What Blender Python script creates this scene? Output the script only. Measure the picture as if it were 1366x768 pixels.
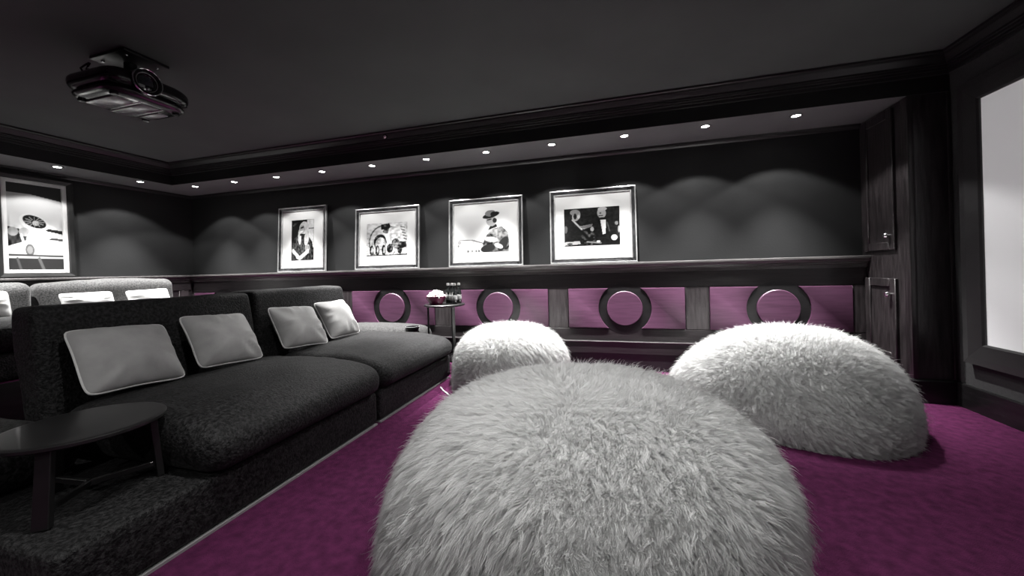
import bpy, bmesh, math, random
import numpy as np
from mathutils import Vector, Matrix, kdtree

for o in list(bpy.data.objects): bpy.data.objects.remove(o, do_unlink=True)
SC = bpy.context.scene
COL = SC.collection
random.seed(7); RNG = np.random.default_rng(7)

# ------------------------------------------------------------------ camera
FPX, YAW, ROLL = 500.0, math.atan(142 / 500.0), 0.0263
cam_d = bpy.data.cameras.new('camera'); cam = bpy.data.objects.new('camera', cam_d); COL.objects.link(cam)
cam_d.sensor_fit = 'HORIZONTAL'; cam_d.sensor_width = 36.0
cam_d.lens = FPX / 1366.0 * 36.0; cam_d.shift_y = -24.0 / 1366.0; cam_d.clip_start = 0.02
fw = Vector((-math.sin(YAW), math.cos(YAW), 0)); rt = Vector((math.cos(YAW), math.sin(YAW), 0)); up = Vector((0, 0, 1))
cx = rt * math.cos(ROLL) - up * math.sin(ROLL); cy = rt * math.sin(ROLL) + up * math.cos(ROLL); cz = -fw
cam.matrix_world = Matrix(((cx.x, cy.x, cz.x, 0), (cx.y, cy.y, cz.y, 0), (cx.z, cy.z, cz.z, 1.0), (0, 0, 0, 1)))
SC.camera = cam

# ------------------------------------------------------------------ world, exposure
w = bpy.data.worlds.new('world'); SC.world = w; w.use_nodes = True
w.node_tree.nodes['Background'].inputs[0].default_value = (0, 0, 0, 1)
w.node_tree.nodes['Background'].inputs[1].default_value = 0.0
SC.view_settings.view_transform = 'Standard'; SC.view_settings.look = 'None'
SC.view_settings.gamma = 1.0; SC.view_settings.use_curve_mapping = False
SC.view_settings.exposure = 0.0
SPOT_W, CORE_W = 40.0, 480.0     # one recessed downlight: wide spill and its stronger core
NEAR_W, NEAR_C = 42.0, 60.0     # assumed matching row in the unseen soffit behind the camera, kept for its light
CEIL_FILL_W, CEIL_FILL_C = 64.0, 50.0     # two added, out of view, in the ceiling to brighten the largest bean bag
SCREEN_E = 0.22                 # emission of the screen cloth, standing in for light it reflects

# ------------------------------------------------------------------ room measures (metres)
YW, YP, YF = 3.85, 3.79, 3.30            # side wall, panelling face, soffit fascia
XB, XBF = -5.75, -5.25                   # back wall, its soffit fascia
XS = 2.215                               # screen wall
YN, YNF = -1.40, -0.85                   # wall behind the camera, its soffit fascia
ZC, ZS, ZL = 2.40, 2.15, 1.045           # ceiling, soffit, ledge top

# ------------------------------------------------------------------ materials
MATS = {}
def nodes_of(name):
    m = bpy.data.materials.new(name); m.use_nodes = True
    nt = m.node_tree; b = nt.nodes['Principled BSDF']
    return m, nt, b
def mat(name, col, rough=0.5, metal=0.0, sheen=0.0, var=0.0, scale=20.0, stretch=(1, 1, 1), bump=0.0, bscale=None,
        bdist=0.01, spec=0.5, coat=0.0, emit=None, estr=0.0, detail=4.0, col2=None, sheen_rough=0.4, ramp=(0.3, 0.7)):
    m, nt, b = nodes_of(name)
    N, L = nt.nodes, nt.links
    c = (*col, 1)
    b.inputs['Base Color'].default_value = c; b.inputs['Roughness'].default_value = rough
    b.inputs['Metallic'].default_value = metal; b.inputs['Specular IOR Level'].default_value = spec
    b.inputs['Sheen Weight'].default_value = sheen; b.inputs['Sheen Roughness'].default_value = sheen_rough
    b.inputs['Coat Weight'].default_value = coat
    if emit: b.inputs['Emission Color'].default_value = (*emit, 1); b.inputs['Emission Strength'].default_value = estr
    tc = N.new('ShaderNodeTexCoord'); mp = N.new('ShaderNodeMapping'); mp.inputs['Scale'].default_value = stretch
    L.new(tc.outputs['Object'], mp.inputs['Vector'])
    if var > 0 or col2:
        nz = N.new('ShaderNodeTexNoise'); nz.inputs['Scale'].default_value = scale; nz.inputs['Detail'].default_value = detail
        L.new(mp.outputs[0], nz.inputs['Vector'])
        r = N.new('ShaderNodeValToRGB'); e = r.color_ramp.elements
        e[0].position, e[1].position = ramp
        lo = col2 if col2 else tuple(x * (1 - var) for x in col)
        hi = col if col2 else tuple(min(1, x * (1 + var)) for x in col)
        e[0].color = (*lo, 1); e[1].color = (*hi, 1)
        L.new(nz.outputs['Fac'], r.inputs['Fac']); L.new(r.outputs['Color'], b.inputs['Base Color'])
    if bump > 0:
        n2 = N.new('ShaderNodeTexNoise'); n2.inputs['Scale'].default_value = bscale or scale * 3; n2.inputs['Detail'].default_value = 3
        L.new(mp.outputs[0], n2.inputs['Vector'])
        bp = N.new('ShaderNodeBump'); bp.inputs['Strength'].default_value = bump; bp.inputs['Distance'].default_value = bdist
        L.new(n2.outputs['Fac'], bp.inputs['Height']); L.new(bp.outputs['Normal'], b.inputs['Normal'])
    MATS[name] = m
    return m
mat('wall_paint', (0.0145, 0.0148, 0.0152), 0.6, spec=0.2, var=0.12, scale=3, bump=0.15, bscale=60, bdist=0.004)
mat('ceiling_paint', (0.066, 0.073, 0.070), 0.8, var=0.08, scale=2, bump=0.1, bscale=50, bdist=0.003)
mat('soffit_paint', (0.12, 0.12, 0.122), 0.7, var=0.06, scale=3)
mat('fascia_paint', (0.006, 0.006, 0.006), 0.45, var=0.2, scale=4)
mat('crown_paint', (0.013, 0.0122, 0.013), 0.36, var=0.2, scale=6)
mat('wood_h', (0.021, 0.018, 0.019), 0.38, col2=(0.010, 0.008, 0.009), scale=9, stretch=(0.6, 6, 9), bump=0.25, bscale=16, bdist=0.004, detail=7)
mat('wood_v', (0.040, 0.034, 0.036), 0.34, col2=(0.009, 0.0075, 0.008), scale=9, stretch=(6, 6, 0.6), bump=0.25, bscale=16, bdist=0.004, detail=7)
mat('wood_black', (0.008, 0.0075, 0.008), 0.35, var=0.4, scale=8, stretch=(1, 1, 3))
mat('ledge_wood', (0.075, 0.070, 0.070), 0.30, col2=(0.03, 0.028, 0.028), scale=8, stretch=(0.6, 6, 6), bump=0.1)
mat('purple', (0.073, 0.028, 0.058), 0.42, col2=(0.045, 0.0155, 0.035), scale=7, stretch=(0.7, 6, 9), bump=0.12, bscale=14, bdist=0.003, detail=6, ramp=(0.25, 0.6))
mat('carpet', (0.090, 0.0155, 0.060), 0.95, col2=(0.050, 0.0085, 0.034), scale=26, bump=0.8, bscale=260, bdist=0.01, detail=8, spec=0.1, ramp=(0.3, 0.65))
mat('sofa_fabric', (0.0235, 0.023, 0.0238), 0.62, sheen=0.03, col2=(0.001, 0.001, 0.0012), scale=75, bump=1.0, bscale=110, bdist=0.006, detail=5, spec=0.22, ramp=(0.40, 0.66))
mat('sofa_fabric_lit', (0.058, 0.057, 0.057), 0.8, sheen=0.1, col2=(0.014, 0.014, 0.014), scale=90, bump=0.6, bscale=140, bdist=0.005, detail=5, spec=0.2, ramp=(0.35, 0.65))  # the dark sofa fabric, its colour lightened where the downlights fall
mat('pillow_velvet', (0.36, 0.357, 0.355), 0.7, sheen=0.25, var=0.08, scale=14, bump=0.15, bscale=160, bdist=0.003, spec=0.2)
mat('pillow_white', (0.80, 0.80, 0.79), 0.8, sheen=0.2, var=0.04, scale=14, bump=0.15, bscale=160, bdist=0.003, spec=0.2)
mat('piping', (0.62, 0.615, 0.61), 0.55, sheen=0.3, var=0.06, scale=80)
mat('steel_trim', (0.30, 0.295, 0.30), 0.35, metal=0.3, var=0.05, scale=30)
mat('silver', (0.42, 0.42, 0.42), 0.28, metal=0.55, var=0.15, scale=22)
mat('mirror_dark', (0.060, 0.060, 0.062), 0.18, metal=0.6, var=0.7, scale=13)
mat('mat_board', (0.38, 0.38, 0.377), 0.9, var=0.02, scale=5)
mat('frame_black', (0.012, 0.012, 0.012), 0.28, var=0.2, scale=10)
mat('frame_white', (0.45, 0.445, 0.445), 0.4, var=0.03, scale=10)
mat('table_black', (0.008, 0.0078, 0.008), 0.34, var=0.15, scale=20, coat=0.1)
mat('black_plastic', (0.010, 0.010, 0.011), 0.22, var=0.1, scale=20)
mat('gloss_black', (0.010, 0.010, 0.0105), 0.20, var=0.1, scale=20, coat=0.3)
mat('underside_sheen', (0.32, 0.32, 0.325), 0.25, var=0.2, scale=9, metal=0.5)  # pale tone standing in for bright reflections on the projector's underside
mat('chrome', (0.75, 0.75, 0.76), 0.12, metal=1.0, var=0.05, scale=20)
mat('lens_glass', (0.006, 0.006, 0.010), 0.04, coat=1.0, var=0.1, scale=5)
mat('bowl', (0.16, 0.018, 0.065), 0.25, var=0.1, scale=20, coat=0.5)
mat('popcorn', (0.84, 0.83, 0.80), 0.8, var=0.06, scale=60)
mat('bottle_glass', (0.010, 0.011, 0.011), 0.06, coat=1.0, var=0.1, scale=9)
mat('bottle_cap', (0.62, 0.61, 0.60), 0.3, metal=0.8, var=0.1, scale=30)
mat('bottle_label', (0.20, 0.20, 0.20), 0.6, var=0.5, scale=40)
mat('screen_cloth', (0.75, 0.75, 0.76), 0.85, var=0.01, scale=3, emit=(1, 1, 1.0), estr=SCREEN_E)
mat('screen_frame', (0.014, 0.013, 0.014), 0.5, var=0.2, scale=14, sheen=0.2)
mat('acoustic_cloth', (0.036, 0.036, 0.037), 0.8, var=0.15, scale=60, bump=0.2, bscale=200, bdist=0.002)
mat('lamp_on', (1, 1, 1), 0.5, emit=(1.0, 0.97, 0.93), estr=40.0)
mat('lamp_trim', (0.10, 0.10, 0.10), 0.4, metal=0.4, var=0.1, scale=20)
mat('sensor_glass', (0.55, 0.36, 0.45), 0.15, var=0.15, scale=40, coat=0.6)
mat('fur_skin', (0.80, 0.80, 0.795), 0.95, var=0.08, scale=20, bump=0.5, bscale=90)
mat('cord_white', (0.7, 0.7, 0.7), 0.5, var=0.05, scale=30)

# colour-attribute print (flat photographic prints on the wall)
m, nt, b = nodes_of('print'); a = nt.nodes.new('ShaderNodeAttribute'); a.attribute_name = 'tone'
nt.links.new(a.outputs['Color'], b.inputs['Base Color']); b.inputs['Roughness'].default_value = 0.6; b.inputs['Specular IOR Level'].default_value = 0.08; MATS['print'] = m

# fur strands: shaded with the nap of the hide they grow from
m, nt, b = nodes_of('fur'); N, L = nt.nodes, nt.links
at = N.new('ShaderNodeAttribute'); at.attribute_name = 'nap'
tone = N.new('ShaderNodeAttribute'); tone.attribute_name = 'shade'
b.inputs['Roughness'].default_value = 0.65; b.inputs['Specular IOR Level'].default_value = 0.25
cr = N.new('ShaderNodeValToRGB'); cr.color_ramp.elements[0].color = (0.70, 0.70, 0.695, 1); cr.color_ramp.elements[1].color = (0.93, 0.93, 0.925, 1)
L.new(tone.outputs['Fac'], cr.inputs['Fac']); L.new(cr.outputs['Color'], b.inputs['Base Color'])
L.new(at.outputs['Vector'], b.inputs['Normal']); MATS['fur'] = m
tl = N.new('ShaderNodeBsdfTranslucent'); L.new(cr.outputs['Color'], tl.inputs['Color']); L.new(at.outputs['Vector'], tl.inputs['Normal'])
mx = N.new('ShaderNodeMixShader'); mx.inputs[0].default_value = 0.25
L.new(b.outputs[0], mx.inputs[1]); L.new(tl.outputs[0], mx.inputs[2]); L.new(mx.outputs[0], N['Material Output'].inputs['Surface'])

# ------------------------------------------------------------------ mesh helpers
ORG = {}
def put(name, bm, m, parent=None, smooth=False, angle=None):
    me = bpy.data.meshes.new(name)
    org = ORG.get(parent.name, Vector()) if parent else Vector()
    if org.length: bmesh.ops.translate(bm, vec=-org, verts=bm.verts)
    bmesh.ops.recalc_face_normals(bm, faces=bm.faces)
    if smooth or angle:
        for f in bm.faces: f.smooth = True
    if angle:
        for e in bm.edges:
            if len(e.link_faces) == 2 and e.calc_face_angle(0) > math.radians(angle): e.smooth = False
    bm.to_mesh(me); bm.free()
    for k in (m if isinstance(m, (list, tuple)) else [m]): me.materials.append(MATS[k])
    o = bpy.data.objects.new(name, me); COL.objects.link(o)
    if parent: o.parent = parent; ORG[o.name] = org
    else: ORG[o.name] = Vector()
    return o
def tag(o, label=None, cat=None, group=None, kind=None):
    if label: o['label'] = label
    if cat: o['category'] = cat
    if group: o['group'] = group
    if kind: o['kind'] = kind
    return o
def thing(name, loc, label, cat, group=None):
    e = bpy.data.objects.new(name, None); COL.objects.link(e); e.location = loc; e.empty_display_size = 0.1
    ORG[e.name] = Vector(loc)
    return tag(e, label, cat, group)
def struct(o): o['kind'] = 'structure'; return o
def copy_tree(o, dz, label=None, parent=None):
    c = o.copy(); COL.objects.link(c)
    if parent: c.parent = parent
    else: c.location = Vector(o.location) + Vector(dz)
    for ch in o.children: copy_tree(ch, (0, 0, 0), None, c)
    if label: c['label'] = label
    return c

def add_box(bm, a, b, bev=0.0, seg=2, M=None):
    r = bmesh.ops.create_cube(bm, size=1.0)
    vs = r['verts']
    a, b = Vector(a), Vector(b)
    for v in vs: v.co = Vector(((a.x + b.x) / 2 + v.co.x * (b.x - a.x), (a.y + b.y) / 2 + v.co.y * (b.y - a.y), (a.z + b.z) / 2 + v.co.z * (b.z - a.z)))
    if bev > 0:
        es = list({e for v in vs for e in v.link_edges})
        r2 = bmesh.ops.bevel(bm, geom=es, offset=bev, segments=seg, profile=0.5, affect='EDGES')
        vs = list({v for f in r2['faces'] for v in f.verts} | {v for v in vs if v.is_valid})
    if M: bmesh.ops.transform(bm, matrix=M, verts=vs)
    return vs
def box(name, a, b, m, parent=None, bev=0.0, seg=2, M=None):
    bm = bmesh.new(); add_box(bm, a, b, bev, seg, M)
    return put(name, bm, m, parent, angle=40 if bev else None)
def add_lathe(bm, prof, seg=32, M=None, closed=False):
    rings = []
    for (r, z) in prof:
        if r < 1e-6: rings.append([bm.verts.new((0, 0, z))])
        else: rings.append([bm.verts.new((r * math.cos(2 * math.pi * i / seg), r * math.sin(2 * math.pi * i / seg), z)) for i in range(seg)])
    n = len(rings)
    for k in range(n if closed else n - 1):
        A, B = rings[k], rings[(k + 1) % n]
        for i in range(seg):
            j = (i + 1) % seg
            if len(A) == 1 and len(B) == 1: continue
            if len(A) == 1: bm.faces.new((A[0], B[i], B[j]))
            elif len(B) == 1: bm.faces.new((A[i], B[0], A[j]))
            else: bm.faces.new((A[i], B[i], B[j], A[j]))
    vs = [v for r in rings for v in r]
    if M: bmesh.ops.transform(bm, matrix=M, verts=vs)
    return vs
def lathe(name, prof, m, parent=None, M=None, seg=32, closed=False, angle=35):
    bm = bmesh.new(); add_lathe(bm, prof, seg, M, closed)
    return put(name, bm, m, parent, angle=angle)
def add_tube(bm, pts, r, seg=8, closed=False):
    pts = [Vector(p) for p in pts]; n = len(pts); rings = []
    for i in range(n):
        if closed: t = pts[(i + 1) % n] - pts[i - 1]
        else: t = pts[min(i + 1, n - 1)] - pts[max(i - 1, 0)]
        t.normalize(); u = t.orthogonal().normalized() if i == 0 else (rings_u - t * rings_u.dot(t)).normalized()
        rings_u = u; v = t.cross(u)
        rad = r[i] if isinstance(r, (list, tuple)) else r
        rings.append([bm.verts.new(pts[i] + (u * math.cos(2 * math.pi * k / seg) + v * math.sin(2 * math.pi * k / seg)) * rad) for k in range(seg)])
    for i in range(n if closed else n - 1):
        A, B = rings[i], rings[(i + 1) % n]
        # the closing ring may be twisted: match the nearest vertex
        s = min(range(seg), key=lambda k: (B[k].co - A[0].co).length) if (closed and i == n - 1) else 0
        for k in range(seg): bm.faces.new((A[k], B[(k + s) % seg], B[(k + 1 + s) % seg], A[(k + 1) % seg]))
    if not closed: bm.faces.new(rings[0][::-1]); bm.faces.new(rings[-1])
def tube(name, pts, r, m, parent=None, seg=8, closed=False):
    bm = bmesh.new(); add_tube(bm, pts, r, seg, closed)
    return put(name, bm, m, parent, angle=50)
def sweep_profile(name, prof, path, m, parent=None, closed=False):
    """prof: [(out, z)]; path: list of ((x,y), (nx,ny)) mitre points with their outward (room-side) offset direction"""
    bm = bmesh.new(); rows = []
    for (p, d) in path: rows.append([bm.verts.new((p[0] + d[0] * o, p[1] + d[1] * o, z)) for (o, z) in prof])
    for A, B in zip(rows[:-1], rows[1:]):
        for k in range(len(prof) - 1): bm.faces.new((A[k], A[k + 1], B[k + 1], B[k]))
        bm.faces.new((A[-1], A[0], B[0], B[-1]))
    bm.faces.new(rows[0]); bm.faces.new(rows[-1][::-1])
    return put(name, bm, m, parent)

# ------------------------------------------------------------------ the room shell
T = 0.10
struct(box('floor', (XB - T, YN - T, -T), (XS + T, YW + T, 0), 'carpet'))
struct(box('ceiling', (XB - T, YN - T, ZC), (XS + T, YW + T, ZC + T), 'ceiling_paint'))
struct(box('wall_side', (XB - T, YW, 0), (XS + T, YW + T, ZC), 'wall_paint'))
struct(box('wall_back', (XB - T, YN, 0), (XB, YW, ZC), 'wall_paint'))
struct(box('wall_screen', (XS, YN, 0), (XS + T, YW, ZC), 'acoustic_cloth'))
struct(box('wall_near', (XB - T, YN - T, 0), (XS + T, YN, ZC), 'wall_paint'))
# raised floor at the back of the room, carpeted like the rest
struct(box('floor_riser', (XB, YN, 0), (-4.15, YP - 0.02, 0.30), 'carpet', bev=0.01))
struct(box('trim_7', (-4.15, YN, 0), (-4.132, YP - 0.02, 0.302), 'wood_black', bev=0.003))  # added black board, standing in for shade on the riser face
# soffit: a dropped band round three sides, black fascia and lighter underside
def soffit(name, a, b, face):
    o = struct(box(name, (*a, ZS), (*b, ZC), ['fascia_paint', 'soffit_paint']))
    for p in o.data.polygons:
        if p.normal.z < -0.9: p.material_index = 1
    return o
soffit('ceiling_soffit_side', (XBF, YF), (XS, YW), 'y')
soffit('ceiling_soffit_back', (XB, YNF), (XBF, YW), 'x')
soffit('ceiling_soffit_near', (XB, YN), (XS, YNF), 'y')
# crown moulding with stepped profile
CR = [(-0.01, ZC), (0.090, ZC), (0.090, ZC - 0.014), (0.078, ZC - 0.020), (0.074, ZC - 0.032), (0.058, ZC - 0.052), (0.046, ZC - 0.066),
      (0.046, ZC - 0.078), (0.036, ZC - 0.080), (0.034, ZC - 0.092), (0.024, ZC - 0.096), (0.024, ZC - 0.108), (0.014, ZC - 0.112), (0.012, ZC - 0.132), (-0.01, ZC - 0.140)]
path = [((XBF, YNF), (1, 1)), ((XBF, YF), (1, -1)), ((XS, YF), (-1, -1)), ((XS, YNF), (-1, 1)), ((XBF, YNF), (1, 1))]
struct(sweep_profile('trim_1', CR, path, 'crown_paint'))
# small bead where the soffit meets the upper wall
struct(sweep_profile('trim_2', [(-0.005, ZS), (0.03, ZS), (0.026, ZS - 0.018), (0.012, ZS - 0.026), (-0.005, ZS - 0.045)],
                     [((XB, YNF), (1, 0)), ((XB, YW), (1, -1)), ((1.98, YW), (0, -1))], 'crown_paint'))

# ------------------------------------------------------------------ wainscot with ledge on the side wall and back wall
XCOL = 1.98
board = struct(box('wall_panelling', (XB, YP + 0.012, 0), (XCOL, YW, ZL - 0.02), 'wood_h'))
def wood(name, a, b, m, parent, bev=0.004): return box(name, a, b, m, parent, bev=bev, seg=1)
CENT = [1.334 - 1.2865 * i for i in range(6)]
PZ0, PZ1, PHW = 0.408, 0.796, 0.538
wood('top_rail', (XB, YP, PZ1 + 0.006), (XCOL, YP + 0.014, 1.0), 'wood_h', board)
wood('bottom_rail', (XB, YP, 0.283), (XCOL, YP + 0.014, PZ0 - 0.006), 'wood_h', board)
edges = [XCOL] + [x for c in CENT for x in (c + PHW + 0.006, c - PHW - 0.006)] + [XB]
for i in range(0, len(edges), 2):
    if edges[i] - edges[i + 1] > 0.02: wood('stile', (edges[i + 1], YP, PZ0 - 0.006), (edges[i], YP + 0.014, PZ1 + 0.006), 'wood_v', board)
for c in CENT:
    zc = 0.602; RO, RI = 0.246, 0.166
    for sg in (-1, 1):
        t0, t1 = math.asin((PZ1 - zc) / RO), math.asin((PZ0 - zc) / RO)
        pts = [(sg * PHW, PZ0), (sg * PHW, PZ1)] + [(sg * RO * math.cos(t0 + (t1 - t0) * q / 14), zc + RO * math.sin(t0 + (t1 - t0) * q / 14)) for q in range(15)]
        bm = bmesh.new(); f = bm.faces.new([bm.verts.new((c + x, YP + 0.012, z)) for x, z in pts])
        r = bmesh.ops.extrude_face_region(bm, geom=[f]); tv = [v for v in r['geom'] if isinstance(v, bmesh.types.BMVert)]
        bmesh.ops.translate(bm, vec=(0, -0.028, 0), verts=tv); tvs = set(tv)
        bmesh.ops.bevel(bm, geom=[e for e in bm.edges if e.verts[0] in tvs and e.verts[1] in tvs], offset=0.005, segments=2, profile=0.5, affect='EDGES')
        put('panel', bm, 'purple', board, angle=35)
    M = Matrix.Translation((c, YP, zc)) @ Matrix.Rotation(math.radians(90), 4, 'X')
    lathe('ring', [(RI + 0.002, -0.004), (RI + 0.002, 0.002), (RO, 0.002), (RO, -0.004)], 'wood_black', board, M, 64, closed=True)
    lathe('disc', [(0.0, 0.018), (0.161, 0.018), (RI, 0.013), (RI, -0.004), (0, -0.004)], 'purple', board, M, 64)
struct(sweep_profile('trim_3', [(-0.01, 0.285), (0.030, 0.285), (0.034, 0.279), (0.026, 0.268), (0.022, 0.165), (-0.01, 0.165)],
                     [((XB, YP), (0, -1)), ((XCOL, YP), (0, -1))], 'wood_h'))
struct(sweep_profile('baseboard_side', [(-0.01, 0.165), (0.010, 0.165), (0.012, 0.0), (-0.01, 0.0)],
                     [((XB, YP), (0, -1)), ((XCOL, YP), (0, -1))], 'wood_black'))
LED = [(-0.02, ZL), (0.056, ZL), (0.062, ZL - 0.005), (0.062, ZL - 0.020), (0.050, ZL - 0.028), (0.040, ZL - 0.040), (0.026, ZL - 0.046), (0.022, ZL - 0.064), (0.010, ZL - 0.070), (0.008, ZL - 0.095), (-0.02, ZL - 0.10)]
XPB = XB + 0.06
ledge = struct(sweep_profile('trim_4', LED, [((XPB, YN), (1, 0)), ((XPB, YP), (1, -1)), ((XCOL, YP), (0, -1))], 'ledge_wood'))
struct(box('trim_5', (XB, YP - 0.03, ZL - 0.02), (XCOL, YW, ZL - 0.0005), 'ledge_wood'))
struct(box('trim_6', (XB, YN, ZL - 0.02), (XPB + 0.03, YW, ZL - 0.0005), 'ledge_wood'))
back_board = struct(box('wall_panelling_back', (XB, YN, 0), (XPB, YP, ZL - 0.02), 'wood_h'))
for a0, a1 in ((3.62, 3.74), (2.3, 2.42), (0.9, 1.02)): wood('stile', (XPB, a0, 0.3), (XPB + 0.012, a1, 0.84), 'wood_v', back_board)
wood('top_rail', (XPB, YN, 0.84), (XPB + 0.012, YP - 0.02, 0.95), 'wood_h', back_board)

# ------------------------------------------------------------------ corner cabinet column
cab = thing('corner_cabinet', (2.09, 3.55, 0), 'tall dark wood cabinet column between the side wall and the screen', 'cabinet')
box('body', (XCOL, YF, 0.0), (XS - 0.002, YW - 0.002, ZS - 0.002), 'wood_v', cab, bev=0.004, seg=1)
box('corner_post', (XCOL - 0.010, YF - 0.008, 0.165), (XCOL + 0.028, YF + 0.055, ZS - 0.004), 'wood_v', cab, bev=0.005)
box('scribe_strip', (XS - 0.022, YF - 0.010, 0.165), (XS - 0.003, YF + 0.01, ZS - 0.004), 'wood_v', cab, bev=0.004)
bm = bmesh.new(); pr = [(0, 0.0), (0.016, 0.0), (0.016, 0.15), (0.010, 0.160), (0.0, 0.165)]
rows = []
for (p, d) in [((XS - 0.003, YF), (0, -1)), ((XCOL, YF), (-1, -1)), ((XCOL, YP - 0.015), (-1, 0))]:
    rows.append([bm.verts.new((p[0] + d[0] * o, p[1] + d[1] * o, z)) for (o, z) in pr])
for A, B in zip(rows[:-1], rows[1:]):
    for k in range(len(pr) - 1): bm.faces.new((A[k], A[k + 1], B[k + 1], B[k]))
put('plinth', bm, 'wood_black', cab)
def cab_door(y0, y1, z0, z1, ky, kz, lab):
    fr = bmesh.new(); x1, x0 = XCOL + 0.002, XCOL - 0.022; sw = 0.062
    add_box(fr, (x0, y0, z0), (x1, y0 + sw, z1), 0.004, 1); add_box(fr, (x0, y1 - sw, z0), (x1, y1, z1), 0.004, 1)
    add_box(fr, (x0, y0 + sw, z0), (x1, y1 - sw, z0 + sw), 0.004, 1); add_box(fr, (x0, y0 + sw, z1 - sw), (x1, y1 - sw, z1), 0.004, 1)
    d = put('door', fr, 'wood_v', cab, angle=40); d['label'] = lab
    box('door_panel', (XCOL - 0.008, y0 + sw - 0.004, z0 + sw - 0.004), (XCOL - 0.001, y1 - sw + 0.004, z1 - sw + 0.004), 'wood_v', d)
    M = Matrix.Translation((x0, ky, kz)) @ Matrix.Rotation(math.radians(-90), 4, 'Y')
    k = lathe('knob', [(0, -0.002), (0.008, -0.002), (0.008, 0.014), (0.019, 0.019), (0.021, 0.029), (0.013, 0.038), (0, 0.040)], 'chrome', d, M, 16)
    k['label'] = 'small round chrome knob'
cab_door(3.43, 3.785, 1.075, 2.125, 3.475, 1.185, 'upper cabinet door')
cab_door(3.43, 3.785, 0.24, 0.862, 3.475, 0.745, 'lower cabinet door')

# ------------------------------------------------------------------ screen
scr = thing('cinema_screen', (XS, 1.25, 0), 'large white projection screen in a wide black frame', 'screen')
SY0, SY1, SZ0, SZ1 = -0.55, 3.045, 0.455, 1.99
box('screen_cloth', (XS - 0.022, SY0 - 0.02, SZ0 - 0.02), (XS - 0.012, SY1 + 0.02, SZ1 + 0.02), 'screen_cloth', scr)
FP = [(0.0, 0.0), (0.0, 0.030), (0.010, 0.040), (0.095, 0.050), (0.135, 0.046), (0.140, 0.0)]   # (outwards from picture, towards room)
bm = bmesh.new(); rows = []
for (cy_, cz_, dy, dz) in ((SY0, SZ0, -1, -1), (SY1, SZ0, 1, -1), (SY1, SZ1, 1, 1), (SY0, SZ1, -1, 1)):
    rows.append([bm.verts.new((XS - 0.001 - t, cy_ + dy * o, cz_ + dz * o)) for (o, t) in FP])
for i in range(4):
    A, B = rows[i], rows[(i + 1) % 4]
    for k in range(len(FP)):
        bm.faces.new((A[k], A[(k + 1) % len(FP)], B[(k + 1) % len(FP)], B[k]))
put('frame', bm, 'screen_frame', scr)
struct(sweep_profile('baseboard_screen', [(-0.005, 0.160), (0.014, 0.160), (0.018, 0.152), (0.018, 0.0), (-0.005, 0.0)],
                     [((XS, YN), (-1, 0)), ((XS, YF - 0.018), (-1, 0))], 'wood_black'))

# ------------------------------------------------------------------ recessed downlights
def downlight(x, y, power, core, label, group, tilt=0.0, ZS=ZS):
    t = thing('downlight', (x, y, ZS), label, 'downlight', group)
    M = Matrix.Translation((x, y, ZS))
    lathe('trim_ring', [(0.030, -0.001), (0.032, -0.006), (0.044, -0.005), (0.046, -0.001)], 'lamp_trim', t, M, 24)
    lathe('lens', [(0.0, -0.005), (0.020, -0.0045), (0.0305, -0.0015)], 'lamp_on', t, M, 20)
    for pw_, ang, bl in ((power, 110 if tilt == 0 else 116, 0.2 if tilt == 0 else 0.4), (core, 70, 1.0)):
        ld = bpy.data.lights.new('downlight_beam', 'SPOT'); ld.energy = pw_; ld.spot_size = math.radians(ang); ld.spot_blend = bl
        ld.shadow_soft_size = 0.02; ld.color = (1.0, 0.99, 0.975)
        lo = bpy.data.objects.new('downlight_beam', ld); COL.objects.link(lo); lo.parent = t; lo.location = (0, 0, -0.012)
        lo.rotation_euler = (tilt, 0, 0); lo['kind'] = 'helper'
for i in range(11):
    downlight(1.366 - 0.6435 * i, 3.437, SPOT_W, CORE_W, 'small recessed downlight in the soffit above the framed pictures', 'downlights over the picture wall')
for i in range(5):
    downlight(-5.365, 3.045 - 0.675 * i, SPOT_W, CORE_W, 'small recessed downlight in the soffit over the back row', 'downlights over the back row')
for i in range(6):
    downlight(1.366 - 1.287 * i, -0.985, NEAR_W, NEAR_C, 'assumed recessed downlight in the unseen soffit of the opposite long wall', 'unseen downlights of the opposite wall', math.radians(8))

for x in (-0.95, 0.25):  # unseen pair, added for the bean bag's brightness
    downlight(x, 0.95, CEIL_FILL_W, CEIL_FILL_C, 'added unseen downlight in the flat ceiling, brightening the largest bean bag', 'added downlights in the flat ceiling', 0.0, ZC)

# ------------------------------------------------------------------ small sensor on the crown
sen = thing('infrared_sensor', (-2.185, 3.235, 2.35), 'tiny pale pink sensor eye fixed to the crown moulding', 'sensor')
M = Matrix.Translation((-2.185, 3.235, 2.352)) @ Matrix.Rotation(math.radians(115), 4, 'X')
lathe('housing', [(0, -0.03), (0.024, -0.03), (0.024, 0.006), (0.018, 0.010), (0.016, 0.010)], 'black_plastic', sen, M, 20)
lathe('eye', [(0.017, 0.006), (0.014, 0.018), (0.008, 0.024), (0, 0.026)], 'sensor_glass', sen, M, 20)

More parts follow.
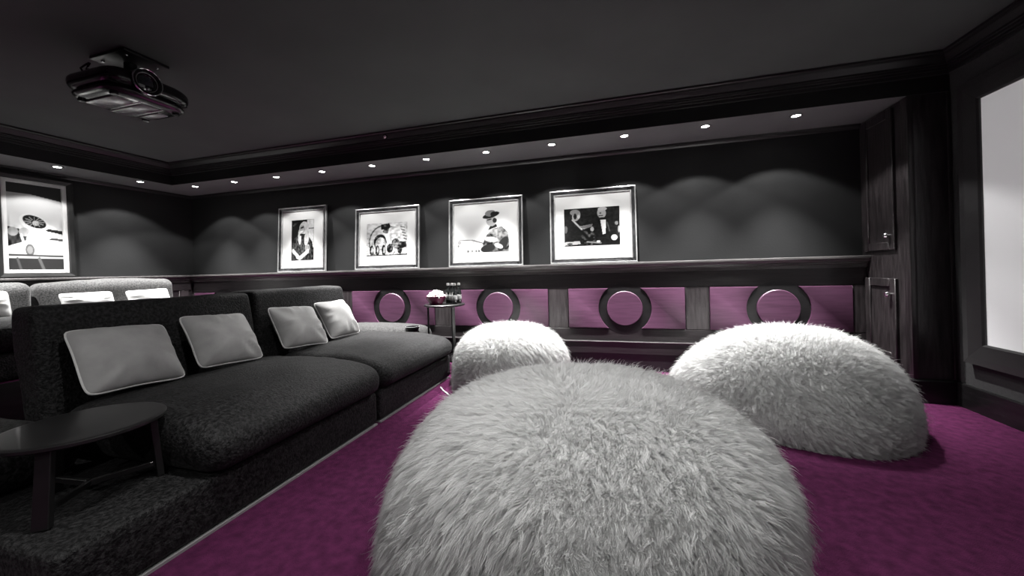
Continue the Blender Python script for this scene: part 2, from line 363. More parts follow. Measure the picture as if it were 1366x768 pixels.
# ------------------------------------------------------------------ framed pictures (flat prints drawn as tone maps)
class Ink:
    def __init__(s, nx, nz, base):
        s.u, s.v = np.meshgrid((np.arange(nx + 1)) / nx, (np.arange(nz + 1)) / nz); s.a = np.full(s.u.shape, float(base)); s.nx, s.nz = nx, nz
    def ell(s, cu, cv, ru, rv, g, rot=0, soft=0.06):
        c, n = math.cos(rot), math.sin(rot); du, dv = s.u - cu, s.v - cv
        d = np.sqrt(((du * c + dv * n) / ru) ** 2 + ((-du * n + dv * c) / rv) ** 2)
        k = np.clip((1 - d) / soft + 0.5, 0, 1); s.a = s.a * (1 - k) + g * k
    def poly(s, pts, g):
        ins = np.zeros(s.u.shape, bool); n = len(pts)
        for i in range(n):
            (x0, y0), (x1, y1) = pts[i], pts[i - 1]
            if y0 == y1: continue
            c = ((y0 > s.v) != (y1 > s.v)) & (s.u < (x1 - x0) * (s.v - y0) / (y1 - y0) + x0)
            ins ^= c
        s.a[ins] = g
    def line(s, a, b, wd, g):
        ax, ay = a; bx, by = b; L2 = (bx - ax) ** 2 + (by - ay) ** 2
        t = np.clip(((s.u - ax) * (bx - ax) + (s.v - ay) * (by - ay)) / L2, 0, 1)
        d = np.hypot(s.u - ax - t * (bx - ax), s.v - ay - t * (by - ay)); k = np.clip((wd - d) / (wd * 0.5) + 0.5, 0, 1)
        s.a = s.a * (1 - k) + g * k
    def mottle(s, amp, cells, mask=None, seed=0):
        r = np.random.default_rng(seed); g = r.random((cells + 2, cells + 2))
        x, y = s.u * cells, s.v * cells; i, j = x.astype(int), y.astype(int); fx, fy = x - i, y - j
        n = (g[j, i] * (1 - fx) + g[j, i + 1] * fx) * (1 - fy) + (g[j + 1, i] * (1 - fx) + g[j + 1, i + 1] * fx) * fy
        n = (n - 0.5) * 2 * amp
        s.a = s.a + (n if mask is None else n * mask)
    def dark(s, lo, hi): return ((s.a > lo) & (s.a < hi)).astype(float)

def print_mesh(name, ink, P, parent, label):
    """P(u, v) -> world point"""
    bm = bmesh.new(); nx, nz = ink.nx, ink.nz
    vs = [[bm.verts.new(P(i / nx, j / nz)) for i in range(nx + 1)] for j in range(nz + 1)]
    for j in range(nz):
        for i in range(nx): bm.faces.new((vs[j][i], vs[j][i + 1], vs[j + 1][i + 1], vs[j + 1][i]))
    o = put(name, bm, 'print', parent); o['label'] = label
    at = o.data.color_attributes.new('tone', 'FLOAT_COLOR', 'POINT')
    a = (np.clip(ink.a, 0.004, 0.85) ** 1.3 * 0.55).reshape(-1); buf = np.ones((a.size, 4)); buf[:, 0] = buf[:, 1] = buf[:, 2] = a
    at.data.foreach_set('color', buf.reshape(-1))
    return o
def frame_rows(bm, W, Hh, prof, P, mids):
    rows = []
    for (cu, cv, du, dv) in ((0, 0, 1, 1), (W, 0, -1, 1), (W, Hh, -1, -1), (0, Hh, 1, -1)):
        rows.append([bm.verts.new(P(cu + du * o, cv + dv * o, t)) for (o, t) in prof])
    n = len(prof)
    for i in range(4):
        A, B = rows[i], rows[(i + 1) % 4]
        for k in range(n):
            f = bm.faces.new((A[k], A[(k + 1) % n], B[(k + 1) % n], B[k])); f.material_index = mids[k]
def picture(x0, x1, z1, ink, pu0, pu1, pv0, pv1, label, plabel):
    W, Hh = x1 - x0, z1 - ZL - 0.002
    lean = math.asin(0.042 / Hh); yb = 3.785
    t = thing('framed_picture', ((x0 + x1) / 2, yb, ZL), label, 'picture', 'framed pictures leaning on the ledge')
    cl, sl = math.cos(lean), math.sin(lean)
    def P(u, v, d): return (x0 + u, yb + v * sl - d * cl, ZL + 0.002 + v * cl + d * sl)
    bm = bmesh.new()
    prof = [(0, 0), (0, 0.022), (0.008, 0.024), (0.012, 0.018), (0.040, 0.010), (0.044, 0.015), (0.052, 0.014), (0.054, 0.004), (0.054, 0)]
    frame_rows(bm, W, Hh, prof, P, [0, 0, 0, 1, 0, 0, 0, 0, 0])
    put('frame', bm, ['silver', 'mirror_dark'], t)
    bm = bmesh.new(); f = bm.faces.new([bm.verts.new(P(u, v, 0.004)) for u, v in ((0.05, 0.05), (W - 0.05, 0.05), (W - 0.05, Hh - 0.05), (0.05, Hh - 0.05))])
    r = bmesh.ops.extrude_face_region(bm, geom=[f]); bmesh.ops.translate(bm, vec=(0, 0.003, 0), verts=[v for v in r['geom'] if isinstance(v, bmesh.types.BMVert)])
    mb = put('mat_board', bm, 'mat_board', t)
    print_mesh('print', ink, lambda u, v: P(W * (pu0 + (pu1 - pu0) * u), Hh * (pv0 + (pv1 - pv0) * v), 0.0048), mb, plabel)
    return t
# 1: seated person with long pale hair
k = Ink(70, 130, 0.012)
k.poly([(0.66, 0.4), (1.0, 0.3), (1.0, 1.0), (0.70, 1.0)], 0.62); k.line((0.7, 0.78), (1, 0.78), 0.012, 0.12)
k.ell(0.16, 0.90, 0.10, 0.03, 0.10, 0.4)
k.poly([(0.02, 0), (0.03, 0.38), (0.14, 0.55), (0.32, 0.63), (0.62, 0.60), (0.80, 0.56), (0.93, 0.44), (0.97, 0.30), (0.98, 0)], 0.055)
k.mottle(0.03, 12, k.dark(0.05, 0.06), 3)
k.ell(0.56, 0.80, 0.21, 0.155, 0.60, 0.1); k.ell(0.37, 0.58, 0.07, 0.19, 0.55, 0.05); k.ell(0.68, 0.54, 0.10, 0.18, 0.50, -0.25)
k.ell(0.48, 0.77, 0.115, 0.105, 0.42, 0.1); k.line((0.43, 0.80), (0.52, 0.82), 0.022, 0.03); k.line((0.40, 0.70), (0.50, 0.715), 0.018, 0.75); k.ell(0.47, 0.63, 0.10, 0.03, 0.02)
k.ell(0.72, 0.30, 0.12, 0.09, 0.30); k.line((0.08, 0.24), (0.36, 0.06), 0.050, 0.62); k.line((0.74, 0.22), (0.40, 0.06), 0.050, 0.66); k.ell(0.33, 0.07, 0.11, 0.04, 0.58)
k.mottle(0.10, 22, (k.a > 0.03) * 1.0, 4); k.mottle(0.06, 40, (k.a > 0.03) * 1.0, 14)
picture(-4.165, -3.430, 1.862, k, 0.27, 0.74, 0.175, 0.80, 'tall portrait print of a seated long-haired person in silver frame', 'monochrome portrait print')
# 2: old rounded vehicle with big arches
k = Ink(110, 90, 0.58); k.mottle(0.06, 9, None, 5)
k.ell(0.42, 0.42, 0.36, 0.52, 0.07); k.ell(0.425, 0.41, 0.34, 0.49, 0.62); k.poly([(0.36, 0.96), (0.56, 0.98), (0.62, 0.84), (0.80, 0.78), (0.72, 0.86), (0.60, 0.90), (0.55, 0.78), (0.36, 0.80)], 0.03)
k.ell(0.52, 0.74, 0.12, 0.07, 0.10); k.ell(0.70, 0.62, 0.16, 0.26, 0.50, 0.2); k.ell(0.72, 0.36, 0.10, 0.15, 0.09); k.ell(0.70, 0.33, 0.07, 0.10, 0.22)
k.ell(0.34, 0.42, 0.16, 0.24, 0.03); k.ell(0.35, 0.36, 0.13, 0.20, 0.45)
for q in (0.13, 0.27, 0.43): k.ell(q, 0.16, 0.05, 0.17, 0.015); k.ell(q + 0.01, 0.17, 0.018, 0.10, 0.5)
k.ell(0.58, 0.22, 0.08, 0.14, 0.015); k.ell(0.82, 0.20, 0.06, 0.16, 0.02); k.poly([(0.80, 0.18), (0.98, 0.24), (0.97, 0.40), (0.82, 0.42)], 0.04)
for q in range(5): k.line((0.84 + 0.02 * q, 0.86 - 0.09 * q), (0.93 + 0.012 * q, 0.83 - 0.09 * q), 0.013, 0.08)
k.poly([(0, 0), (1, 0), (1, 0.035), (0, 0.03)], 0.10); k.mottle(0.20, 20, None, 6); k.mottle(0.14, 44, (k.v < 0.6) * 1.0, 16)
picture(-3.005, -2.157, 1.770, k, 0.175, 0.815, 0.22, 0.75, 'silver framed print of a rounded old vehicle with wheel arches', 'monochrome vehicle print')
# 3: person in a hat on a pale ground
k = Ink(110, 90, 0.76)
k.line((0.05, 0.31), (0.33, 0.30), 0.009, 0.28); k.line((0.30, 0.30), (0.5, 0.22), 0.012, 0.20); k.ell(0.05, 0.25, 0.035, 0.05, 0.45); k.ell(0.03, 0.17, 0.02, 0.03, 0.3)
for q, g in ((0.22, 0.2), (0.3, 0.35), (0.38, 0.28), (0.43, 0.2)): k.ell(q, 0.035, 0.02, 0.03, g)
k.line((0.32, 0.30), (0.32, 0.06), 0.004, 0.5)
k.poly([(0.51, 0), (0.50, 0.20), (0.58, 0.42), (0.70, 0.56), (0.86, 0.60), (0.96, 0.48), (1.0, 0.24), (0.985, 0)], 0.22); k.mottle(0.20, 15, k.dark(0.2, 0.24), 8); k.mottle(0.16, 34, ((k.u > 0.5) & (k.v < 0.6) & (k.a < 0.6)) * 1.0, 18)
k.ell(0.60, 0.09, 0.14, 0.09, 0.05, 0.3); k.ell(0.88, 0.18, 0.08, 0.18, 0.05, -0.4); k.ell(0.66, 0.30, 0.13, 0.06, 0.60, -0.2); k.ell(0.80, 0.14, 0.09, 0.05, 0.58, -0.6)
k.poly([(0.60, 0.52), (0.66, 0.66), (0.76, 0.66), (0.78, 0.60)], 0.03); k.ell(0.665, 0.74, 0.095, 0.125, 0.45, 0.1); k.ell(0.73, 0.75, 0.04, 0.06, 0.05); k.line((0.60, 0.77), (0.66, 0.785), 0.014, 0.04)
k.ell(0.66, 0.88, 0.165, 0.065, 0.03, 0.32); k.ell(0.645, 0.93, 0.10, 0.075, 0.28, 0.25); k.ell(0.71, 0.90, 0.06, 0.06, 0.03)
picture(-1.787, -0.950, 1.785, k, 0.105, 0.825, 0.205, 0.815, 'silver framed pale print of a person wearing a brimmed hat', 'monochrome print on pale ground')
# 4: two people in dark suits talking
k = Ink(130, 90, 0.02); k.mottle(0.015, 8, None, 9)
k.poly([(0, 0), (0, 0.5), (0.14, 0.66), (0.25, 0.68), (0.36, 0.46), (0.42, 0.2), (0.4, 0)], 0.010)
k.line((0.155, 0.70), (0.32, 0.44), 0.016, 0.45); k.ell(0.225, 0.81, 0.075, 0.145, 0.38, -0.15); k.ell(0.195, 0.90, 0.085, 0.075, 0.30, 0.2); k.ell(0.205, 0.79, 0.03, 0.08, 0.03); k.ell(0.27, 0.78, 0.025, 0.05, 0.6)
k.poly([(0.58, 0), (0.57, 0.45), (0.64, 0.62), (0.80, 0.66), (0.92, 0.5), (0.95, 0)], 0.008)
k.poly([(0.66, 0.66), (0.76, 0.66), (0.75, 0.30), (0.70, 0.28)], 0.70); k.ell(0.685, 0.84, 0.078, 0.135, 0.42, 0.05); k.ell(0.70, 0.95, 0.08, 0.05, 0.5); k.ell(0.665, 0.84, 0.02, 0.018, 0.05); k.line((0.64, 0.77), (0.70, 0.775), 0.012, 0.06); k.ell(0.69, 0.70, 0.055, 0.028, 0.01)
k.line((0.78, 0.6), (0.82, 0.36), 0.010, 0.12); k.ell(0.90, 0.19, 0.055, 0.075, 0.62); k.ell(0.945, 0.56, 0.03, 0.05, 0.25); k.ell(0.985, 0.40, 0.02, 0.09, 0.4)
k.poly([(0.28, 0.52), (0.52, 0.57), (0.51, 0.50), (0.36, 0.44)], 0.28); k.ell(0.51, 0.43, 0.03, 0.06, 0.55); k.mottle(0.22, 24, (k.u < 0.55) * (k.u > 0.30) * (k.v < 0.5) * 1.0, 11)
k.poly([(0, 0.02), (0.0, 0.11), (0.28, 0.13), (0.30, 0.05)], 0.45); k.ell(0.10, 0.06, 0.05, 0.03, 0.08); k.line((0.42, 0.10), (0.66, 0.06), 0.018, 0.30); k.ell(0.62, 0.10, 0.035, 0.03, 0.6)
k.ell(0.03, 0.45, 0.03, 0.10, 0.16); k.mottle(0.02, 30, None, 12)
picture(-0.660, 0.178, 1.790, k, 0.17, 0.815, 0.235, 0.745, 'silver framed dark print of two people in dark suits', 'monochrome print of two people')
# 5: aircraft print in a tall black frame on the back wall ledge
k = Ink(90, 150, 0.55); k.a = 0.50 + 0.25 * np.clip(0.9 - np.abs(k.v - 0.62), 0, 1); k.poly([(0, 0.88), (0.4, 0.885), (1, 0.83), (1, 1), (0, 1)], 0.10)
k.poly([(0, 0.27), (0.28, 0.33), (0.42, 0.40), (0.30, 0.46), (0, 0.50)], 0.05); k.ell(0.10, 0.44, 0.09, 0.05, 0.4); k.ell(0.30, 0.44, 0.10, 0.05, 0.45); k.mottle(0.10, 22, (k.u < 0.4) * (k.v < 0.52) * (k.v > 0.28) * 1.0, 21)
k.ell(0.62, 0.40, 0.30, 0.13, 0.80, 0.2); k.ell(0.48, 0.55, 0.27, 0.095, 0.82, -0.15); k.ell(0.48, 0.565, 0.21, 0.070, 0.03, -0.15); k.ell(0.50, 0.55, 0.06, 0.03, 0.6)
for q in range(12):
    an = q * math.pi / 6; k.line((0.48 + 0.07 * math.cos(an), 0.565 + 0.025 * math.sin(an)), (0.48 + 0.18 * math.cos(an), 0.565 + 0.058 * math.sin(an)), 0.006, 0.35)
k.poly([(0.66, 0.465), (1, 0.43), (1, 0.475), (0.72, 0.49)], 0.04); k.poly([(0.72, 0.36), (1, 0.35), (1, 0.375), (0.78, 0.385)], 0.10)
k.line((0.24, 0.40), (0.30, 0.27), 0.02, 0.75); k.ell(0.38, 0.235, 0.08, 0.07, 0.20); k.ell(0.38, 0.235, 0.05, 0.045, 0.35); k.line((0.0, 0.175), (1, 0.165), 0.010, 0.08); k.poly([(0, 0), (1, 0), (1, 0.135), (0, 0.14)], 0.07)
k.line((0.22, 0.0), (0.16, 0.13), 0.02, 0.16); k.line((0.62, 0.0), (0.54, 0.13), 0.025, 0.20)
Y0, Y1 = 2.085, 2.625; Z1 = 2.075; W, Hh = Y1 - Y0, Z1 - ZL - 0.002
t = thing('aircraft_print', (XB + 0.06, (Y0 + Y1) / 2, ZL), 'tall aircraft print with white border in black frame on the back ledge', 'picture')
ln = math.asin(0.03 / Hh); XO = XB + 0.05
def PB(u, v, d): return (XO - v * math.sin(ln) + d * math.cos(ln), Y0 + u, ZL + 0.002 + v * math.cos(ln) + d * math.sin(ln))
bm = bmesh.new(); frame_rows(bm, W, Hh, [(0, 0), (0, 0.045), (0.012, 0.050), (0.040, 0.040), (0.046, 0.020), (0.046, 0)], PB, [0] * 6); put('frame', bm, 'frame_black', t)
bm = bmesh.new(); frame_rows(bm, W, Hh, [(0.042, 0), (0.042, 0.022), (0.050, 0.026), (0.078, 0.026), (0.082, 0.012), (0.082, 0)], PB, [0] * 6); put('white_border', bm, 'frame_white', t)
print_mesh('print', k, lambda u, v: PB(0.078 + (W - 0.156) * u, 0.078 + (Hh - 0.156) * v, 0.011), t, 'monochrome print of an old aircraft')

# ------------------------------------------------------------------ upholstery
def noise3(P, s, seed):
    r = np.random.default_rng(seed); out = np.zeros(len(P))
    for q in range(5):
        d = r.normal(size=3); d /= np.linalg.norm(d); out += np.sin(P @ d * s * (0.7 + 0.5 * q) + r.random() * 6.28) / (1 + 0.6 * q)
    return out / 2.2
def soft_block(name, a, b, m, parent, rad=(0.08, 0.08, 0.08), crown=0.0, n=(26, 26, 8), pw=3.2, wrinkle=0.006, seed=1, lean=0.0, sag=0.0, ws=9.0):
    """an upholstered block: rounded edges, swollen top, small folds; lean shifts x with height"""
    bm = bmesh.new(); nx, ny, nz = n
    a, b = np.array(a, float), np.array(b, float); c, h = (a + b) / 2, (b - a) / 2
    grid = {}
    def vert(i, j, k):
        key = (i, j, k)
        if key not in grid: grid[key] = bm.verts.new((2 * i / nx - 1, 2 * j / ny - 1, 2 * k / nz - 1))
        return grid[key]
    for (A, B, f) in ((nx, ny, lambda i, j, s: (i, j, s * nz)), (nx, nz, lambda i, j, s: (i, s * ny, j)), (ny, nz, lambda i, j, s: (s * nx, i, j))):
        for s in (0, 1):
            for i in range(A):
                for j in range(B): bm.faces.new([vert(*f(p, q, s)) for p, q in ((i, j), (i + 1, j), (i + 1, j + 1), (i, j + 1))])
    vs = list(bm.verts); P = np.array([v.co[:] for v in vs])
    P = np.sin(P * math.pi / 2 * 0.98) / math.sin(math.pi / 2 * 0.98)          # finer towards the edges
    r = np.minimum(np.array(rad), h * 0.98)
    W = P * h; core = np.clip(W, -(h - r), h - r); d = W - core
    q = np.abs(d) / r; nn = (q ** pw).sum(1) ** (1 / pw); mx = q.max(1)
    sc = np.where(nn > 1e-6, mx / np.maximum(nn, 1e-6), 1.0)
    W = core + d * sc[:, None]
    u, v_ = W[:, 0] / h[0], W[:, 1] / h[1]; topw = np.clip(W[:, 2] / h[2] * 0.5 + 0.5, 0, 1)
    W[:, 2] += (crown * (1 - u ** 2) * (1 - v_ ** 2) - sag * np.abs(u) ** 3 * (u > 0)) * topw
    W[:, 0] += lean * (W[:, 2] + h[2])
    nv = noise3(W + c, ws, seed) * wrinkle + noise3(W + c, ws * 3.1, seed + 5) * wrinkle * 0.4
    dirn = W / h; dirn /= np.maximum(np.linalg.norm(dirn, axis=1), 1e-6)[:, None]
    W += dirn * nv[:, None] * topw[:, None]
    W += c
    for v, p in zip(vs, W): v.co = p
    return put(name, bm, m, parent, smooth=True)

BASEZ = 0.215
# unit with the round table on its plinth
s1 = thing('sofa', (-2.1, 1.43, 0), 'black fabric lounge sofa with a round table on its base end', 'sofa', 'sofas of the front row')
soft_block('base', (-2.9, 0.66, 0.012), (-1.56, 2.147, BASEZ), 'sofa_fabric', s1, (0.035,) * 3, 0.006, (40, 40, 6), wrinkle=0.003, seed=11)
box('plinth_trim', (-2.86, 0.70, 0.0), (-1.557, 2.135, 0.010), 'steel_trim', s1)
soft_block('seat_cushion', (-2.49, 1.06, BASEZ - 0.002), (-1.50, 2.150, 0.435), 'sofa_fabric', s1, (0.13, 0.10, 0.10), 0.03, (44, 40, 12), wrinkle=0.012, seed=12, sag=0.05, pw=2.4)
soft_block('backrest', (-2.70, 1.062, BASEZ), (-2.51, 2.135, 0.885), 'sofa_fabric', s1, (0.05, 0.05, 0.05), 0.0, (14, 40, 26), wrinkle=0.010, seed=13, lean=-0.17)
# second unit
s2 = thing('sofa', (-2.1, 2.75, 0), 'black fabric lounge sofa between the table sofa and the far ottoman', 'sofa', 'sofas of the front row')
soft_block('base', (-2.9, 2.160, 0.012), (-1.56, 3.27, BASEZ), 'sofa_fabric', s2, (0.035,) * 3, 0.006, (40, 40, 6), wrinkle=0.003, seed=21)
box('plinth_trim', (-2.86, 2.17, 0.0), (-1.557, 3.23, 0.010), 'steel_trim', s2)
soft_block('seat_cushion', (-2.49, 2.158, BASEZ - 0.002), (-1.50, 3.265, 0.425), 'sofa_fabric', s2, (0.14, 0.10, 0.10), 0.03, (44, 40, 12), wrinkle=0.012, seed=22, sag=0.045, pw=2.4)
soft_block('backrest', (-2.76, 2.160, BASEZ), (-2.50, 3.13, 0.892), 'sofa_fabric', s2, (0.06, 0.06, 0.05), 0.0, (14, 40, 26), wrinkle=0.009, seed=23, lean=-0.20)
# ottoman beside the wall, under the downlights
s3 = thing('ottoman', (-2.45, 3.52, 0), 'low fabric ottoman against the purple panelling under the downlights', 'ottoman')
soft_block('base', (-2.98, 3.30, 0.012), (-1.98, 3.70, BASEZ), 'sofa_fabric', s3, (0.03,) * 3, 0.004, (24, 16, 6), wrinkle=0.003, seed=31)
soft_block('seat_cushion', (-3.0, 3.285, BASEZ - 0.005), (-1.95, 3.72, 0.435), 'sofa_fabric_lit', s3, (0.16, 0.12, 0.10), 0.035, (34, 22, 10), wrinkle=0.008, seed=32, pw=2.3)  # same fabric as the base, coloured as lit
# ottoman beside the table
s4 = thing('ottoman', (-2.65, 0.55, 0), 'black fabric ottoman behind the low round table', 'ottoman')
soft_block('base', (-3.2, 0.05, 0.012), (-2.92, 1.0, BASEZ), 'sofa_fabric', s4, (0.03,) * 3, 0.004, (14, 24, 6), wrinkle=0.003, seed=41)
soft_block('seat_cushion', (-3.22, 0.06, BASEZ - 0.005), (-2.16, 1.035, 0.405), 'sofa_fabric', s4, (0.12, 0.10, 0.10), 0.02, (34, 34, 10), wrinkle=0.010, seed=42, pw=2.5)
# rear row on the riser
for (y0, y1, sd, lab) in ((2.205, 3.36, 51, 'charcoal fabric sofa on the riser with two white cushions, beside the panelled corner'), (1.0, 2.185, 61, 'charcoal fabric sofa on the riser below the aircraft print')):
    s = thing('sofa', (-5.1, (y0 + y1) / 2, 0.30), lab, 'sofa', 'sofas of the back row')
    soft_block('base', (-5.62, y0, 0.302), (-4.2, y1, 0.50), 'sofa_fabric', s, (0.035,) * 3, 0.004, (24, 24, 6), wrinkle=0.003, seed=sd)
    soft_block('seat_cushion', (-5.3, y0, 0.495), (-4.18, y1, 0.70), 'sofa_fabric', s, (0.12, 0.09, 0.09), 0.02, (26, 26, 8), wrinkle=0.008, seed=sd + 1, pw=2.5)
    soft_block('backrest', (-5.53, y0 + 0.005, 0.50), (-5.28, y1 - 0.005, 1.0), 'sofa_fabric_lit', s, (0.10, 0.07, 0.09), 0.012, (14, 36, 20), wrinkle=0.014, seed=sd + 2, lean=-0.12, pw=2.3)

# ------------------------------------------------------------------ cushions
def pillow(label, c, wd, ht, thick, tilt, yaw, roll, m, seed, group, pipe='piping', pinch=0.05):
    """standing square cushion: local x = thickness (front +x), y = width, z = height; c = point under its middle, on the seat"""
    t = thing('cushion', c, label, 'cushion', group)
    R = Matrix.Translation(c) @ Matrix.Rotation(yaw, 4, 'Z') @ Matrix.Rotation(-tilt, 4, 'Y') @ Matrix.Rotation(roll, 4, 'X')
    n = 26; bm = bmesh.new(); r = np.random.default_rng(seed)
    ph = r.random(8) * 6.28
    def edge(u, v):
        yy = u * (1 - pinch * (1 - v * v) ** 1.0 * (0.7 + 0.3 * abs(u))) ; zz = v * (1 - pinch * (1 - u * u) * (0.7 + 0.3 * abs(v)))
        k = 1 - 0.075 * (u * v) ** 6
        yy = yy * k + 0.012 * math.sin(3.1 * v + ph[3]) * abs(u); zz = zz * k + 0.010 * math.sin(3.4 * u + ph[4]) * abs(v)
        return yy * wd / 2, zz * ht / 2 + ht / 2
    rows = {}
    for s in (1, -1):
        for i in range(n + 1):
            for j in range(n + 1):
                if s == -1 and (i in (0, n) or j in (0, n)): rows[(s, i, j)] = rows[(1, i, j)]; continue
                u = math.sin((2 * i / n - 1) * math.pi / 2); v = math.sin((2 * j / n - 1) * math.pi / 2)
                y, z = edge(u, v)
                th = thick / 2 * (max(0, 1 - u * u) ** 0.55) * (max(0, 1 - v * v) ** 0.55)
                if 0 < i < n and 0 < j < n:
                    e = max(abs(u), abs(v)); rad = math.hypot(u, v); an = math.atan2(v, u)
                    th += thick * 0.11 * math.sin(9 * an + ph[0] + 2 * math.sin(3 * an + ph[1])) * max(0, e - 0.35) * max(0, 1 - e) * 4.0
                    th += thick * 0.05 * math.sin(4 * u + ph[2] + 2 * v) * (1 - e * e)
                rows[(s, i, j)] = bm.verts.new((s * th, y, z))
        for i in range(n):
            for j in range(n): bm.faces.new((rows[(s, i, j)], rows[(s, i + 1, j)], rows[(s, i + 1, j + 1)], rows[(s, i, j + 1)]))
    bmesh.ops.transform(bm, matrix=R, verts=bm.verts)
    cv = put('cover', bm, m, t, smooth=True)
    pts = []
    for q in range(n): pts.append((0, *edge(math.sin((2 * q / n - 1) * math.pi / 2), -1)))
    for q in range(n): pts.append((0, *edge(1, math.sin((2 * q / n - 1) * math.pi / 2))))
    for q in range(n): pts.append((0, *edge(-math.sin((2 * q / n - 1) * math.pi / 2), 1)))
    for q in range(n): pts.append((0, *edge(-1, -math.sin((2 * q / n - 1) * math.pi / 2))))
    # drop crowded corner points
    keep = [pts[0]]
    for p in pts[1:]:
        if (Vector(p) - Vector(keep[-1])).length > 0.008: keep.append(p)
    keep = [R @ Vector(p) for p in keep]
    tube('piping', keep, 0.0052, pipe, t, 7, closed=True)
    return t
G1 = 'pale velvet cushions on the front row'
pillow('wide pale grey cushion on the table sofa, beside the ottoman', (-2.335, 1.31, 0.462), 0.415, 0.365, 0.20, math.radians(36), math.radians(2), math.radians(-4), 'pillow_velvet', 1, G1)
pillow('pale grey cushion on the table sofa, next to the sofa joint', (-2.335, 1.79, 0.460), 0.40, 0.372, 0.19, math.radians(36), math.radians(0), math.radians(-4), 'pillow_velvet', 2, G1)
pillow('pale cushion on the second sofa with its piped edge turned, near the joint', (-2.335, 2.36, 0.452), 0.39, 0.372, 0.19, math.radians(36), math.radians(-6), math.radians(-5), 'pillow_velvet', 3, G1)
pillow('pale cushion on the second sofa, next to the purple panelling', (-2.35, 2.815, 0.452), 0.335, 0.368, 0.19, math.radians(33), math.radians(-8), math.radians(2), 'pillow_velvet', 4, G1)
G2 = 'white cushions on the back row'
pillow('bright white cushion on the rear sofa, on the side of the aircraft print', (-5.10, 2.46, 0.705), 0.40, 0.19, 0.12, math.radians(18), 0, 0, 'pillow_white', 5, G2)
pillow('bright white cushion on the rear sofa, at the panelled corner', (-5.10, 2.97, 0.705), 0.40, 0.19, 0.12, math.radians(18), 0, 0.03, 'pillow_white', 6, G2)
pillow('white cushion on the rear sofa below the aircraft print', (-5.05, 1.74, 0.705), 0.40, 0.24, 0.13, math.radians(16), 0, 0, 'pillow_white', 7, G2)

# ------------------------------------------------------------------ low round table on the sofa base
TC = Vector((-1.904, 0.894, 0)); TZ = 0.48; BT = BASEZ + 0.004
tb = thing('side_table', (TC.x, TC.y, BT), 'low round black table standing on the sofa base', 'table', 'round black tables')
M = Matrix.Translation((TC.x, TC.y, 0))
lathe('table_top', [(0, TZ), (0.205, TZ), (0.219, TZ - 0.001), (0.223, TZ - 0.004), (0.223, TZ - 0.014), (0.214, TZ - 0.020), (0, TZ - 0.020)], 'table_black', tb, M, 72, angle=50)
ctr = Vector((-1.868, 0.885, 0))
feet = [Vector((-1.772, 0.728, 0)), Vector((-1.792, 1.058, 0)), Vector((-2.04, 0.87, 0))]
for f in feet:
    d = (f - ctr).normalized(); s = Vector((-d.y, d.x, 0)); bm = bmesh.new()
    lo, hi = f + Vector((0, 0, BT)), f * 0.9 + ctr * 0.1 + Vector((0, 0, TZ - 0.019))
    q = []
    for p, wd, dp in ((lo, 0.022, 0.011), (hi, 0.020, 0.011)):
        q.append([bm.verts.new(p + s * (a * wd) + d * (b * dp)) for a, b in ((-1, -1), (1, -1), (1, 1), (-1, 1))])
    for i in range(4): bm.faces.new((q[0][i], q[0][(i + 1) % 4], q[1][(i + 1) % 4], q[1][i]))
    bm.faces.new(q[0][::-1]); bm.faces.new(q[1])
    bmesh.ops.bevel(bm, geom=list(bm.edges), offset=0.002, segments=1, affect='EDGES')
    put('leg', bm, 'table_black', tb)
    bm = bmesh.new(); L_ = (f - ctr).length - 0.004
    add_box(bm, (-0.004, -0.008, 0), (L_, 0.008, 0.020), 0.002, 1)
    bmesh.ops.transform(bm, matrix=Matrix.Translation((ctr.x, ctr.y, BT + 0.040)) @ Matrix.Rotation(math.atan2(d.y, d.x), 4, 'Z'), verts=bm.verts)
    put('stretcher', bm, 'table_black', tb)

# ------------------------------------------------------------------ far side table with popcorn and bottles
FX, FY, FZ = -1.705, 3.47, 0.676
ft = thing('side_table', (FX, FY, 0), 'small round black table holding popcorn and bottles by the panelling', 'table', 'round black tables')
lathe('table_top', [(0, FZ), (0.198, FZ), (0.205, FZ - 0.005), (0.205, FZ - 0.014), (0.198, FZ - 0.020), (0, FZ - 0.020)], 'table_black', ft, Matrix.Translation((FX, FY, 0)), 48)
for an in (205, 325, 85):
    a_ = math.radians(an); p = Vector((FX + 0.165 * math.cos(a_), FY + 0.165 * math.sin(a_), 0))
    bm = bmesh.new(); add_box(bm, (-0.009, -0.016, 0.0), (0.009, 0.016, FZ - 0.018), 0.002, 1)
    bmesh.ops.transform(bm, matrix=Matrix.Translation(p) @ Matrix.Rotation(a_, 4, 'Z'), verts=bm.verts); put('leg', bm, 'table_black', ft)
    bm = bmesh.new(); add_box(bm, (0.0, -0.007, 0.10), (0.16, 0.007, 0.12), 0.002, 1)
    bmesh.ops.transform(bm, matrix=Matrix.Translation((FX, FY, 0)) @ Matrix.Rotation(a_, 4, 'Z'), verts=bm.verts); put('stretcher', bm, 'table_black', ft)
BX, BY = FX - 0.055, FY - 0.075
bw = thing('popcorn_bowl', (BX, BY, FZ), 'dark red bowl heaped with white popcorn on the small table', 'bowl')
lathe('bowl', [(0, 0.004), (0.050, 0.002), (0.058, 0.0), (0.062, 0.004), (0.092, 0.055), (0.102, 0.082), (0.098, 0.083), (0.086, 0.055), (0.05, 0.012), (0, 0.010)], 'bowl', bw, Matrix.Translation((BX, BY, FZ + 0.001)), 40)
bm = bmesh.new(); r = random.Random(4)
